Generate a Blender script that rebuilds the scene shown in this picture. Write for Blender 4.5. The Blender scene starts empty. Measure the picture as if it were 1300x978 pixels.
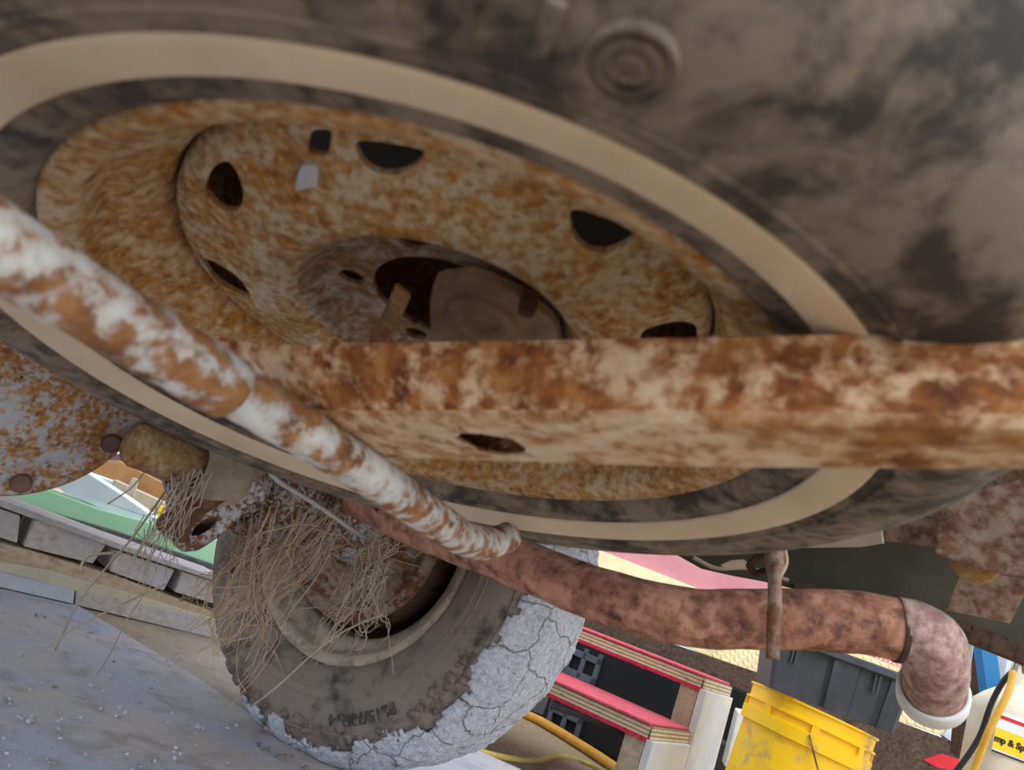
import bpy, bmesh, math, random
from math import sin, cos, pi, radians, hypot, atan2, exp
from mathutils import Vector as V, Matrix, noise
from mathutils.geometry import tessellate_polygon
random.seed(7)
SC = bpy.context.scene
COL = SC.collection

# ------------------------------------------------------------------ camera
FPX = 950.0
CAMH = 0.318
ROLL, PITCH = radians(20.8), radians(14.5)
CF = V((0, cos(PITCH), sin(PITCH)))
CU0 = V((0, -sin(PITCH), cos(PITCH)))
CR0 = V((1, 0, 0))
CR = cos(ROLL) * CR0 + sin(ROLL) * CU0
CU = -sin(ROLL) * CR0 + cos(ROLL) * CU0
CP = V((0, 0, CAMH))
cam_data = bpy.data.cameras.new('camera')
cam = bpy.data.objects.new('camera', cam_data)
COL.objects.link(cam)
cam.matrix_world = Matrix(((CR.x, CU.x, -CF.x, CP.x), (CR.y, CU.y, -CF.y, CP.y), (CR.z, CU.z, -CF.z, CP.z), (0, 0, 0, 1)))
cam_data.sensor_width = 36
cam_data.lens = 36 * FPX / 1300
cam_data.clip_start = 0.02
cam_data.dof.use_dof = True
cam_data.dof.focus_distance = 1.25
cam_data.dof.aperture_fstop = 11
SC.camera = cam

# ------------------------------------------------------------------ light
w = bpy.data.worlds.new('sky')
SC.world = w
w.use_nodes = True
nt = w.node_tree
bg = nt.nodes['Background']
bg.inputs['Color'].default_value = (0.80, 0.89, 1.0, 1)
bg.inputs['Strength'].default_value = 1.0
sun_d = bpy.data.lights.new('sun', 'SUN')
sun_d.energy = 0.6
sun_d.angle = radians(40)
sun_d.color = (1, 0.96, 0.9)
sun = bpy.data.objects.new('sun', sun_d)
COL.objects.link(sun)
sun.rotation_euler = (radians(52), 0, radians(25))
SC.view_settings.view_transform = 'Standard'
SC.view_settings.look = 'None'
SC.view_settings.gamma = 1
SC.view_settings.exposure = 1.1

# ------------------------------------------------------------------ pixel helpers
def ray(px, py): return (px - 650) / FPX * CR - (py - 489) / FPX * CU + CF
def at(px, py, d): return CP + d * ray(px, py)
def on(px, py, p0, n):
    r = ray(px, py)
    return CP + r * ((p0 - CP).dot(n) / r.dot(n))
def atz(px, py, z=0.0): return on(px, py, V((0, 0, z)), V((0, 0, 1)))
def vplane(A, B):
    t = (B - A); t.z = 0; t.normalize()
    n = V((t.y, -t.x, 0))
    if n.dot(CP - A) < 0: n = -n
    return A, n

# ------------------------------------------------------------------ object helpers
def tag(o, label=None, cat=None, group=None, kind=None):
    if label: o['label'] = label
    if cat: o['category'] = cat
    if group: o['group'] = group
    if kind: o['kind'] = kind
    return o
def thing(name, loc, label, cat, group=None, mat=None):
    o = bpy.data.objects.new(name, None)
    o.empty_display_size = 0.05
    COL.objects.link(o)
    if mat is not None: o.matrix_world = mat
    else: o.location = loc
    return tag(o, label, cat, group)
def wpos(p):
    v = V((0, 0, 0))
    while p is not None:
        v += p.location; p = p.parent
    return v
def link(name, verts, faces, mat, parent=None, smooth=False, local=False, bevel=0, sub=0, label=None):
    """verts in world space; made relative to the parent unless local"""
    me = bpy.data.meshes.new(name)
    off = V((0, 0, 0))
    loc = V((0, 0, 0))
    if not local:
        if parent is not None: off = wpos(parent)
        else:
            n = len(verts)
            off = V((sum(v[0] for v in verts) / n, sum(v[1] for v in verts) / n, min(v[2] for v in verts)))
            loc = off
    me.from_pydata([tuple(V(v) - off) for v in verts], [], faces)
    bm = bmesh.new(); bm.from_mesh(me)
    bmesh.ops.recalc_face_normals(bm, faces=bm.faces)
    bm.to_mesh(me); bm.free()
    if smooth: me.polygons.foreach_set('use_smooth', [True] * len(me.polygons))
    o = bpy.data.objects.new(name, me)
    COL.objects.link(o)
    if mat: me.materials.append(mat)
    if parent is not None: o.parent = parent
    else: o.location = loc
    if bevel:
        b = o.modifiers.new('bevel', 'BEVEL'); b.width = bevel; b.segments = 2; b.limit_method = 'ANGLE'
    if sub:
        s = o.modifiers.new('sub', 'SUBSURF'); s.levels = sub; s.render_levels = sub
    if label: o['label'] = label
    return o
def auto_smooth(o, ang=35):
    me = o.data
    me.polygons.foreach_set('use_smooth', [True] * len(me.polygons))
    bm = bmesh.new(); bm.from_mesh(me)
    for e in bm.edges:
        e.smooth = not (len(e.link_faces) == 2 and e.calc_face_angle(0) > radians(ang))
    bm.to_mesh(me); bm.free()
    return o

class MB:
    def __init__(s): s.v = []; s.f = []
    def add(s, verts, faces):
        b = len(s.v); s.v += [V(v) for v in verts]; s.f += [tuple(i + b for i in f) for f in faces]; return s
    def link(s, name, mat, parent=None, **k): return link(name, s.v, s.f, mat, parent, **k)

def box_geo(A, ux, uy, uz):
    """box from corner A spanned by three vectors"""
    vs = [A, A + ux, A + ux + uy, A + uy, A + uz, A + ux + uz, A + ux + uy + uz, A + uy + uz]
    return vs, [(0, 1, 2, 3), (4, 5, 6, 7), (0, 1, 5, 4), (1, 2, 6, 5), (2, 3, 7, 6), (3, 0, 4, 7)]
def beam_geo(A, B, wd, ht, up=V((0, 0, 1))):
    t = (B - A).normalized()
    s = t.cross(up).normalized()
    u = s.cross(t).normalized()
    return box_geo(A - s * wd / 2 - u * ht / 2, B - A, s * wd, u * ht)
def prism_geo(poly, thick_vec):
    n = len(poly)
    vs = list(poly) + [p + thick_vec for p in poly]
    tr = tessellate_polygon([poly])
    fs = [tuple(t) for t in tr] + [tuple(i + n for i in reversed(t)) for t in tr]
    fs += [(i, (i + 1) % n, (i + 1) % n + n, i + n) for i in range(n)]
    return vs, fs
def panel_geo(pix, plane, thick):
    p0, n = plane
    return prism_geo([on(x, y, p0, n) for x, y in pix], -n * thick)
def lathe_geo(prof, seg, closed=False, M=None, a0=0.0, a1=2 * pi, disp=None):
    full = abs(a1 - a0 - 2 * pi) < 1e-6
    na = seg if full else seg + 1
    vs = []
    for i in range(na):
        a = a0 + (a1 - a0) * i / seg
        for (r, z) in prof:
            if disp: r, z = disp(r, z, a)
            p = V((r * cos(a), r * sin(a), z))
            vs.append(M @ p if M else p)
    n = len(prof); fs = []
    for i in range(seg):
        j = (i + 1) % na
        for k in range(n if closed else n - 1):
            l = (k + 1) % n
            fs.append((i * n + k, j * n + k, j * n + l, i * n + l))
    return vs, fs
def smooth_path(pts, n):
    P = [V(p) for p in pts]
    if len(P) == 2:
        return [P[0].lerp(P[1], i / n) for i in range(n + 1)]
    Q = [2 * P[0] - P[1]] + P + [2 * P[-1] - P[-2]]
    out = []
    segs = len(P) - 1
    for i in range(segs):
        k = max(1, int(round(n / segs)))
        for j in range(k):
            t = j / k
            a, b, c, d = Q[i:i + 4]
            out.append(0.5 * ((2 * b) + (c - a) * t + (2 * a - 5 * b + 4 * c - d) * t * t + (3 * b - a - 3 * c + d) * t ** 3))
    out.append(P[-1])
    return out
def tube_geo(path, rad, seg=8, cap=True, flat=1.0, wob=0.0):
    P = path; n = len(P)
    vs = []; fs = []
    t0 = (P[1] - P[0]).normalized()
    u = t0.cross(V((0.3, 0.2, 1))).normalized()
    for i in range(n):
        t = (P[min(i + 1, n - 1)] - P[max(i - 1, 0)]).normalized()
        u = (u - t * u.dot(t)).normalized()
        w_ = t.cross(u)
        r = rad(i / (n - 1)) if callable(rad) else rad
        for k in range(seg):
            a = 2 * pi * k / seg
            rr = r
            if wob: rr = r * (1 + wob * noise.noise(V((P[i].x * 40 + cos(a), P[i].y * 40 + sin(a), P[i].z * 40))))
            vs.append(P[i] + u * (rr * cos(a)) + w_ * (rr * sin(a) * flat))
    for i in range(n - 1):
        for k in range(seg):
            l = (k + 1) % seg
            fs.append((i * seg + k, i * seg + l, (i + 1) * seg + l, (i + 1) * seg + k))
    if cap:
        fs.append(tuple(range(seg))[::-1]); fs.append(tuple(range((n - 1) * seg, n * seg)))
    return vs, fs
def disc_geo(C, ax, r, h, seg=12, r2=None):
    ax = ax.normalized()
    u = ax.orthogonal().normalized(); v = ax.cross(u)
    r2 = r if r2 is None else r2
    vs = [C + u * (r * cos(2 * pi * k / seg)) + v * (r * sin(2 * pi * k / seg)) for k in range(seg)]
    vs += [C + ax * h + u * (r2 * cos(2 * pi * k / seg)) + v * (r2 * sin(2 * pi * k / seg)) for k in range(seg)]
    fs = [tuple(range(seg))[::-1], tuple(range(seg, 2 * seg))]
    fs += [(k, (k + 1) % seg, (k + 1) % seg + seg, k + seg) for k in range(seg)]
    return vs, fs
def frame(C, X, Y, Z): return Matrix(((X.x, Y.x, Z.x, C.x), (X.y, Y.y, Z.y, C.y), (X.z, Y.z, Z.z, C.z), (0, 0, 0, 1)))
def boolean_cut(o, cutters):
    """cut the real holes, bake the mesh, drop the cutters"""
    cs = []
    for vs, fs in cutters:
        me = bpy.data.meshes.new('cut'); me.from_pydata([tuple(v) for v in vs], [], fs)
        bm = bmesh.new(); bm.from_mesh(me); bmesh.ops.recalc_face_normals(bm, faces=bm.faces); bm.to_mesh(me); bm.free()
        c = bpy.data.objects.new('cut', me); COL.objects.link(c)
        c.matrix_world = Matrix.Identity(4)
        if o.parent: c.parent = o.parent
        m = o.modifiers.new('b', 'BOOLEAN'); m.operation = 'DIFFERENCE'; m.solver = 'EXACT'; m.object = c
        cs.append(c)
    dg = bpy.context.evaluated_depsgraph_get(); dg.update()
    me = bpy.data.meshes.new_from_object(o.evaluated_get(dg))
    o.modifiers.clear(); o.data = me
    for c in cs: bpy.data.objects.remove(c)
def text_geo(body, size, depth, bold=0.0):
    cu = bpy.data.curves.new('t', 'FONT'); cu.body = body; cu.size = size; cu.extrude = depth; cu.offset = bold
    cu.resolution_u = 3
    o = bpy.data.objects.new('t', cu); COL.objects.link(o)
    dg = bpy.context.evaluated_depsgraph_get(); dg.update()
    me = bpy.data.meshes.new_from_object(o.evaluated_get(dg))
    vs = [V(v.co) for v in me.vertices]; fs = [tuple(p.vertices) for p in me.polygons]
    bpy.data.objects.remove(o); bpy.data.curves.remove(cu); bpy.data.meshes.remove(me)
    return vs, fs

# ------------------------------------------------------------------ materials
def lin(c):
    return tuple((x / 255 / 12.92 if x / 255 <= .04045 else ((x / 255 + .055) / 1.055) ** 2.4) for x in c) + (1,)
class Mat:
    def __init__(s, name, rough=.8, metal=0.0, spec=.3):
        s.m = bpy.data.materials.new(name); s.m.use_nodes = True
        s.t = s.m.node_tree; s.b = s.t.nodes['Principled BSDF']
        s.b.inputs['Roughness'].default_value = rough; s.b.inputs['Metallic'].default_value = metal
        s.b.inputs['Specular IOR Level'].default_value = spec
        s.co = s.t.nodes.new('ShaderNodeTexCoord').outputs['Object']
    def n(s, t, **k):
        x = s.t.nodes.new(t)
        for a, b in k.items(): setattr(x, a, b)
        return x
    def l(s, a, b): s.t.links.new(a, b)
    def mapped(s, scale=(1, 1, 1), rot=(0, 0, 0)):
        m = s.n('ShaderNodeMapping'); m.inputs['Scale'].default_value = scale; m.inputs['Rotation'].default_value = rot
        s.l(s.co, m.inputs['Vector']); return m.outputs['Vector']
    def noise(s, scale, detail=6, rough=.6, dist=0.0, vec=None):
        x = s.n('ShaderNodeTexNoise')
        x.inputs['Scale'].default_value = scale; x.inputs['Detail'].default_value = detail
        x.inputs['Roughness'].default_value = rough; x.inputs['Distortion'].default_value = dist
        s.l(vec or s.co, x.inputs['Vector']); return x.outputs['Fac']
    def ramp(s, fac, *stops, interp='LINEAR'):
        x = s.n('ShaderNodeValToRGB'); x.color_ramp.interpolation = interp
        e = x.color_ramp.elements
        while len(e) < len(stops): e.new(.5)
        for el, (p, c) in zip(e, stops):
            el.position = p; el.color = c if len(c) == 4 else tuple(c) + (1,)
        s.l(fac, x.inputs['Fac']); return x.outputs['Color']
    def step(s, fac, a, b):
        x = s.n('ShaderNodeMapRange'); x.clamp = True
        x.inputs['From Min'].default_value = a; x.inputs['From Max'].default_value = b
        s.l(fac, x.inputs['Value']); return x.outputs['Result']
    def mix(s, f, a, b, mode='MIX'):
        x = s.n('ShaderNodeMix', data_type='RGBA', blend_type=mode)
        if isinstance(f, (int, float)): x.inputs[0].default_value = f
        else: s.l(f, x.inputs[0])
        for i, c in ((6, a), (7, b)):
            if isinstance(c, tuple): x.inputs[i].default_value = c
            else: s.l(c, x.inputs[i])
        return x.outputs[2]
    def math(s, op, a, b=0.0):
        x = s.n('ShaderNodeMath', operation=op)
        for i, c in ((0, a), (1, b)):
            if isinstance(c, (int, float)): x.inputs[i].default_value = c
            else: s.l(c, x.inputs[i])
        return x.outputs[0]
    def voro(s, scale, feature='DISTANCE_TO_EDGE', vec=None, rnd=1.0):
        x = s.n('ShaderNodeTexVoronoi', feature=feature); x.inputs['Scale'].default_value = scale
        x.inputs['Randomness'].default_value = rnd
        s.l(vec or s.co, x.inputs['Vector']); return x.outputs['Distance']
    def sep(s, axis, vec=None):
        x = s.n('ShaderNodeSeparateXYZ'); s.l(vec or s.co, x.inputs[0]); return x.outputs[axis]
    def color(s, c):
        if isinstance(c, tuple): s.b.inputs['Base Color'].default_value = c
        else: s.l(c, s.b.inputs['Base Color'])
        return s
    def rough(s, f): s.l(f, s.b.inputs['Roughness']); return s
    def bump(s, h, strength=.5, dist=.002):
        x = s.n('ShaderNodeBump'); x.inputs['Strength'].default_value = strength; x.inputs['Distance'].default_value = dist
        s.l(h, x.inputs['Height']); s.l(x.outputs['Normal'], s.b.inputs['Normal']); return s

def rust_mat(name, paint, paint2, rusts, cov=.5, scale=30, soft=.05, vec_scale=(1, 1, 1), bump=.4, metal=0.0):
    """old paint with rust breaking through: paint pair, rust = light/mid/dark"""
    m = Mat(name, .82, 0, .25)
    vec = m.mapped(vec_scale)
    a = m.noise(scale * 2.4, 8, .62, .15, vec)
    big = m.noise(scale * .5, 4, .55, 0, vec)
    s = m.math('ADD', m.math('MULTIPLY', a, .62), m.math('MULTIPLY', big, .42))
    t = .52 - (cov - .5) * .30
    mask = m.step(s, t - soft, t + soft)
    pc = m.mix(m.step(m.noise(scale * 1.2, 5, .6, 0, vec), .35, .65), lin(paint), lin(paint2))
    rn = m.noise(scale * 1.7, 7, .65, .2, vec)
    rc = m.ramp(rn, (.34, lin(rusts[2])), (.50, lin(rusts[1])), (.66, lin(rusts[0])))
    halo = m.mix(m.math('MULTIPLY', m.step(s, t - soft * 3, t), .5), pc, lin(rusts[0]))
    m.color(m.mix(mask, halo, rc))
    m.bump(m.math('ADD', m.math('MULTIPLY', mask, .6), m.math('MULTIPLY', rn, .8)), bump, .0012)
    return m.m
def plain(name, c, c2=None, scale=20, rough=.7, bump=.15, spec=.3, metal=0.0, vs=(1, 1, 1), lo=.35, hi=.65):
    m = Mat(name, rough, metal, spec)
    vec = m.mapped(vs)
    n_ = m.noise(scale, 7, .62, .2, vec)
    m.color(m.mix(m.step(n_, lo, hi), lin(c), lin(c2 or tuple(x * .8 for x in c))))
    m.bump(n_, bump, .0015)
    return m.m

ORUST = ((176, 116, 62), (140, 78, 36), (86, 48, 30))
M_rim = rust_mat('rusty_rim_paint', (204, 188, 166), (184, 164, 138), ((184, 140, 76), (162, 112, 56), (118, 80, 50)), .47, 66, .07)
M_disc = rust_mat('rusty_disc_paint', (206, 196, 174), (188, 176, 152), ((184, 140, 76), (162, 112, 54), (122, 82, 50)), .46, 80, .07)
M_beam = rust_mat('rusty_beam_paint', (214, 188, 160), (196, 168, 136), ((174, 118, 64), (140, 84, 44), (88, 50, 34)), .51, 44, .045)
M_beamlow = rust_mat('paler_beam_paint', (224, 204, 178), (206, 180, 148), ((180, 128, 76), (152, 100, 56), (104, 66, 44)), .38, 40, .06)
M_tube = rust_mat('chipped_white_tube_paint', (214, 216, 214), (184, 192, 198), ((174, 130, 86), (148, 102, 66), (112, 78, 58)), .45, 34, .035)
M_axle = rust_mat('flaking_axle_paint', (190, 196, 200), (158, 160, 160), ((146, 98, 68), (120, 78, 54), (80, 54, 42)), .47, 76, .03)
M_diff = rust_mat('blue_grey_diff_paint', (162, 178, 198), (190, 190, 186), ((180, 134, 76), (154, 106, 56), (114, 76, 48)), .47, 66, .05)
M_orange = rust_mat('orange_rust_tube', (184, 164, 124), (160, 142, 112), ((164, 120, 78), (148, 104, 66), (114, 80, 54)), .5, 60, .08)
M_pipe = rust_mat('rusted_exhaust_steel', (214, 164, 138), (190, 138, 112), ((158, 108, 86), (118, 80, 66), (70, 52, 50)), .37, 26, .08, bump=.7)
M_elbow = rust_mat('pitted_elbow_steel', (206, 184, 176), (190, 160, 146), ((156, 112, 94), (126, 102, 104), (88, 72, 74)), .40, 44, .09, bump=.8)
M_darkrust = rust_mat('dark_rusty_steel', (78, 64, 56), (62, 52, 46), ((92, 66, 52), (70, 50, 42), (42, 33, 30)), .5, 50, .06)
M_brownbeam = rust_mat('brown_oxide_beam', (96, 76, 64), (82, 64, 54), ((86, 66, 54), (64, 49, 42), (38, 30, 28)), .5, 40, .08)
M_bracket = rust_mat('rusty_bracket', (160, 144, 130), (140, 122, 106), ((134, 92, 66), (108, 74, 56), (80, 58, 48)), .45, 34, .06)
M_drum = rust_mat('rusty_backing_plate', (156, 142, 130), (134, 122, 112), ((134, 88, 54), (114, 74, 48), (82, 58, 48)), .40, 30, .035)
M_hub = rust_mat('pale_bowl_metal', (182, 182, 178), (158, 150, 136), ((160, 120, 78), (136, 98, 62), (100, 74, 54)), .46, 70, .07)
M_clamp = plain('brown_clamp_metal', (146, 122, 100), (118, 98, 80), 60, .85, .3)
M_dirtytan = plain('dirty_tan_metal', (168, 156, 140), (140, 124, 106), 40, .85)
M_innerrust = rust_mat('brown_inner_rust', (150, 126, 106), (120, 96, 78), ((128, 90, 62), (104, 72, 52), (70, 50, 42)), .75, 40, .05)
M_bolt = plain('brown_bolt', (120, 88, 76), (88, 66, 60), 60)
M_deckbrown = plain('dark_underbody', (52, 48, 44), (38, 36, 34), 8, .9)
M_olive = plain('olive_underseal', (78, 74, 62), (62, 58, 50), 9, .85)
M_black = plain('black_plastic', (30, 31, 34), (22, 23, 26), 20, .55)
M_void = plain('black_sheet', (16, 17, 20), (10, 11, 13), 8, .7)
M_tote = plain('charcoal_tote_plastic', (72, 76, 84), (56, 59, 66), 14, .5, .1, .4)
M_white = plain('white_plastic', (226, 228, 230), (206, 208, 210), 10, .45)
M_crust = plain('pale_painted_timber', (196, 200, 206), (176, 176, 176), 18, .8, .3)
M_steps = plain('white_painted_board', (206, 200, 186), (180, 182, 190), 9, .8, .3)
M_endwood = plain('weathered_end_grain', (166, 152, 128), (138, 124, 104), 60, .9, .4)
M_pinktop = plain('faded_red_carpet', (206, 96, 104), (190, 70, 84), 60, .95, .5)
M_fray = plain('red_carpet_fray', (196, 52, 78), (166, 36, 60), 90, .95, .5)
M_pinkpanel = plain('faded_pink_paint', (200, 138, 142), (190, 126, 132), 14, .7)
M_bluepaint = plain('blue_paint', (42, 120, 180), (60, 130, 186), 10, .6)
M_bluepatch = plain('pale_blue_paint', (156, 186, 222), (110, 140, 190), 60, .7)
M_chrome = plain('dull_chrome', (196, 200, 206), (170, 174, 180), 12, .25, .05, .5, .9)
M_hose = plain('orange_yellow_hose', (214, 160, 62), (196, 140, 50), 30, .5)
M_cord = plain('pale_yellow_cord', (224, 202, 120), (210, 186, 100), 90, .7)
M_cable_y = plain('yellow_cable', (226, 174, 70), (214, 158, 56), 30, .5)
M_cable_b = plain('black_cable', (52, 52, 54), (40, 40, 42), 30, .5)
M_straw = plain('dry_straw', (196, 170, 140), (164, 140, 114), 12, .85)
M_strawgrey = plain('pale_grey_straw', (190, 176, 156), (160, 144, 124), 12, .85)
M_jug = plain('cream_jug_plastic', (226, 218, 196), (206, 194, 166), 14, .5)
M_yellowlabel = plain('yellow_label', (250, 205, 30), (240, 190, 20), 8, .5)
M_ink = plain('black_ink', (40, 38, 36), (34, 32, 30), 20, .6)
M_redink = plain('red_ink', (206, 40, 50), (190, 34, 44), 20, .6)
M_green = plain('mint_green_paint', (176, 230, 182), (190, 236, 196), 4, .6, .1, .3)
M_railwhite = plain('white_rail_paint', (232, 236, 240), (214, 220, 226), 12, .6)
M_darktrim = plain('dark_rail_trim', (76, 72, 78), (110, 104, 108), 40, .6)
M_cardboard = plain('tan_timber', (176, 130, 82), (156, 112, 70), 20, .85, .2)
M_cream = plain('cream_block_paint', (206, 194, 170), (186, 174, 150), 20, .85)
M_purple = plain('purple_brown_bag', (120, 92, 92), (90, 70, 74), 20, .8)
M_yellowbit = plain('bright_yellow_plastic', (240, 196, 30), (226, 180, 24), 10, .5)

def wood_mat(name, c, c2, c3, axis_rot=0.0, scale=14):
    m = Mat(name, .85, 0, .2)
    vec = m.mapped((1.2, 14, 14), (0, 0, axis_rot))
    a = m.noise(scale * .35, 8, .65, .6, vec)
    b = m.noise(6, 4, .6)
    m.color(m.mix(m.step(b, .42, .68), m.ramp(a, (.32, lin(c2)), (.62, lin(c))), lin(c3)))
    m.bump(a, .3, .002)
    return m.m
M_wood = wood_mat('grey_weathered_wood', (204, 192, 182), (164, 150, 142), (186, 180, 186), radians(-55))
M_woodwarm = wood_mat('brown_weathered_wood', (204, 182, 150), (166, 142, 114), (182, 160, 132), radians(-55))
M_woodred = wood_mat('reddish_plank', (176, 140, 126), (150, 112, 100), (186, 160, 148), 0.3)

def rubber_mat(name, dark, dust, amount, scale, dust2=None):
    m = Mat(name, .78, 0, .3)
    a = m.noise(scale, 8, .62, .4)
    b = m.noise(scale * 3.6, 6, .6, 0)
    s = m.math('ADD', m.math('MULTIPLY', a, .75), m.math('MULTIPLY', b, .3))
    c = m.mix(m.step(s, .66 - amount * .3, .80 - amount * .3), lin(dark), lin(dust))
    if dust2: c = m.mix(m.step(m.noise(scale * .5, 4), .5, .7), c, lin(dust2))
    m.color(c); m.bump(s, .35, .002)
    return m.m
M_spare_rubber = rubber_mat('dusty_black_rubber', (66, 62, 60), (134, 122, 107), .70, 26)
M_white_wall = plain('dusty_whitewall', (224, 204, 176), (206, 186, 158), 16, .8, .1)
M_road_rubber = rubber_mat('road_tyre_rubber', (66, 61, 58), (132, 120, 110), .85, 14)
M_letter = plain('bare_black_rubber', (84, 77, 72), (70, 64, 60), 60, .8)
M_road_rim = rubber_mat('dust_brown_rim', (142, 130, 120), (182, 168, 150), .8, 40)

def mud_mat():
    m = Mat('cracked_dry_mud', .95, 0, .1)
    wv = m.n('ShaderNodeVectorMath', operation='ADD')
    nz = m.n('ShaderNodeTexNoise'); nz.inputs['Scale'].default_value = 20; nz.inputs['Detail'].default_value = 4
    m.l(m.co, nz.inputs['Vector'])
    sc = m.n('ShaderNodeVectorMath', operation='SCALE'); sc.inputs['Scale'].default_value = .05
    m.l(nz.outputs['Color'], sc.inputs[0]); m.l(m.co, wv.inputs[0]); m.l(sc.outputs[0], wv.inputs[1])
    v1 = m.voro(13, vec=wv.outputs[0]); v2 = m.voro(55, vec=wv.outputs[0])
    cr = m.math('MULTIPLY', m.step(v1, .0, .028), m.math('ADD', m.math('MULTIPLY', m.step(v2, 0, .06), .3), .7))
    g = m.noise(150, 8, .75)
    base = m.ramp(g, (.3, lin((160, 160, 166))), (.52, lin((206, 210, 220))), (.72, lin((230, 233, 240))))
    m.color(m.mix(cr, lin((134, 127, 124)), base))
    m.bump(m.math('ADD', m.math('MULTIPLY', cr, 1.2), m.math('MULTIPLY', g, 1.8)), .7, .004)
    return m.m
M_mud = mud_mat()
M_mudbrown = plain('brown_caked_mud', (134, 120, 112), (104, 92, 86), 45, .95, .8)
def sheet_mat(name, a, b, c):
    m = Mat(name, .7, 0, .4)
    n1 = m.noise(5, 6, .6, .5); n2 = m.noise(90, 6, .7); n3 = m.noise(16, 6, .62, .6)
    col = m.mix(m.step(n1, .38, .62), lin(a), lin(b))
    col = m.mix(m.math('MULTIPLY', m.step(n3, .5, .66), .7), col, lin(c))
    col = m.mix(m.step(n2, .60, .74), col, lin((206, 204, 202)))
    m.color(col); m.bump(m.math('ADD', n2, m.math('MULTIPLY', n3, .6)), .35, .002)
    return m.m
M_sheet = sheet_mat('dusty_grey_sheet', (194, 182, 176), (172, 177, 196), (150, 140, 134))
M_sheet2 = sheet_mat('brown_sheet', (170, 150, 130), (150, 134, 120), (140, 124, 110))
def dirt_mat():
    m = Mat('dry_dirt', .95, 0, .1)
    n1 = m.noise(4, 8, .6); n2 = m.noise(60, 8, .72)
    col = m.mix(m.step(n2, .3, .7), lin((120, 98, 74)), lin((190, 168, 136)))
    m.color(m.mix(m.step(n1, .4, .65), col, lin((160, 138, 110)))); m.bump(n2, .8, .006)
    return m.m
M_dirt = dirt_mat()
def bucket_mat():
    m = Mat('muddy_yellow_bucket', .5, 0, .4)
    n = m.noise(26, 8, .65, .4); n2 = m.noise(8, 4, .6)
    s = m.math('ADD', m.math('MULTIPLY', n, .6), m.math('MULTIPLY', n2, .5))
    m.color(m.mix(m.step(s, .58, .70), lin((252, 202, 14)), lin((190, 156, 104)))); m.bump(n, .15, .001)
    return m.m
M_bucket = bucket_mat()
def ply_mat():
    m = Mat('plywood_edge', .85, 0, .2)
    z = m.sep(2)
    wv = m.n('ShaderNodeMath', operation='PINGPONG'); wv.inputs[1].default_value = .0042
    m.l(z, wv.inputs[0])
    n = m.noise(60, 5, .6, 0, m.mapped((1, 1, 8)))
    c = m.mix(m.step(wv.outputs[0], .0008, .0034), lin((206, 190, 158)), lin((140, 120, 94)))
    m.color(m.mix(m.step(n, .55, .7), c, lin((90, 70, 54)))); return m.m
M_ply = ply_mat()
def tread_plate_mat():
    m = Mat('cream_tread_plate', .6, 0, .3)
    n = m.noise(9, 6, .6)
    m.color(m.mix(m.step(n, .4, .7), lin((236, 222, 178)), lin((222, 200, 150))))
    return m.m
M_tread = tread_plate_mat()

# ================================================================== SETTING
dirt = []
N = 48
for j in range(N + 1):
    for i in range(N + 1):
        x = -9 + 18 * i / N; y = -7 + 20 * j / N
        dirt.append(V((x, y, -0.055 + .02 * noise.noise(V((x * 1.7, y * 1.7, 0))))))
df = [(j * (N + 1) + i, j * (N + 1) + i + 1, (j + 1) * (N + 1) + i + 1, (j + 1) * (N + 1) + i) for j in range(N) for i in range(N)]
g = link('dirt_ground', dirt, df, M_dirt, smooth=True); tag(g, 'bare dry brown dirt ground', 'ground', kind='structure')

# sheets the wheel stands on
TH = V((0, 0, -.02))
s1 = [atz(95, 766), atz(249, 859), atz(345, 920), V((.02, 1.32, 0)), V((.32, 1.86, 0)), V((.62, 1.5, 0)), V((-.2, -.6, 0)), V((-1.9, .5, 0))]
s1 = [atz(95, 766), atz(249, 859), atz(345, 925), atz(480, 930), atz(590, 945), atz(668, 980), V((.1, .4, 0)), V((-.2, -.6, 0)), V((-1.6, -.2, 0)), atz(-300, 640) + V((-.3, 0, 0))]
o = link('floor_sheet', *prism_geo(s1, TH), M_sheet, bevel=.002)
tag(o, 'dusty blue-grey flat sheet under the muddy wheel, nearest the camera', 'sheet')
s2 = [atz(95, 766) + V((.004, 0, -.004)), atz(249, 859) + V((.004, .004, -.004)), atz(345, 925) + V((.004, .004, -.004)), atz(480, 925) + V((0, .02, -.004)), V((.1, 2.3, -.004)), V((-.5, 2.3, -.004)), atz(0, 741, -.004)]
o = link('floor_sheet', *prism_geo(s2, TH * .7), M_sheet2)
tag(o, 'brown sheet on the ground between the pallet and the muddy wheel', 'sheet')

# ================================================================== SPARE WHEEL
def c2w(v): return v[0] * CR - v[1] * CU + v[2] * CF
SN = c2w((-.218, .886, -.409)).normalized()
SP = CP + c2w((-.051, -.006, .4175))
SX = c2w((1, 0, 0)); SX = (SX - SN * SX.dot(SN)).normalized()
SY = SN.cross(SX)
SM = frame(SP, SX, SY, SN)
def sdz(px, py, dz): return on(px, py, SP + SN * dz, SN)
spare = thing('spare_wheel', None, 'rusty spare wheel with a tan whitewall tyre slung flat under the van', 'wheel', mat=SM)
TZ = -.0985
def tyre_profile(side):
    inner = [(.186, -.016), (.1965, -.006), (.199, .003), (.206, .009), (.215, .0105), (.2165, .0115), (.2355, .0175), (.238, .0175), (.248, .0195), (.262, .020), (.276, .0175), (.290, .0105), (.300, .001), (.308, -.010), (.311, -.016), (.319, -.020), (.324, -.029)]
    tread = [(.3265, -.040), (.327, -.058), (.319, -.060), (.319, -.068), (.3275, -.070), (.328, -.094), (.320, -.096)]
    half = inner + tread
    return half + [(r, 2 * TZ - z) for r, z in reversed(half)]
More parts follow.
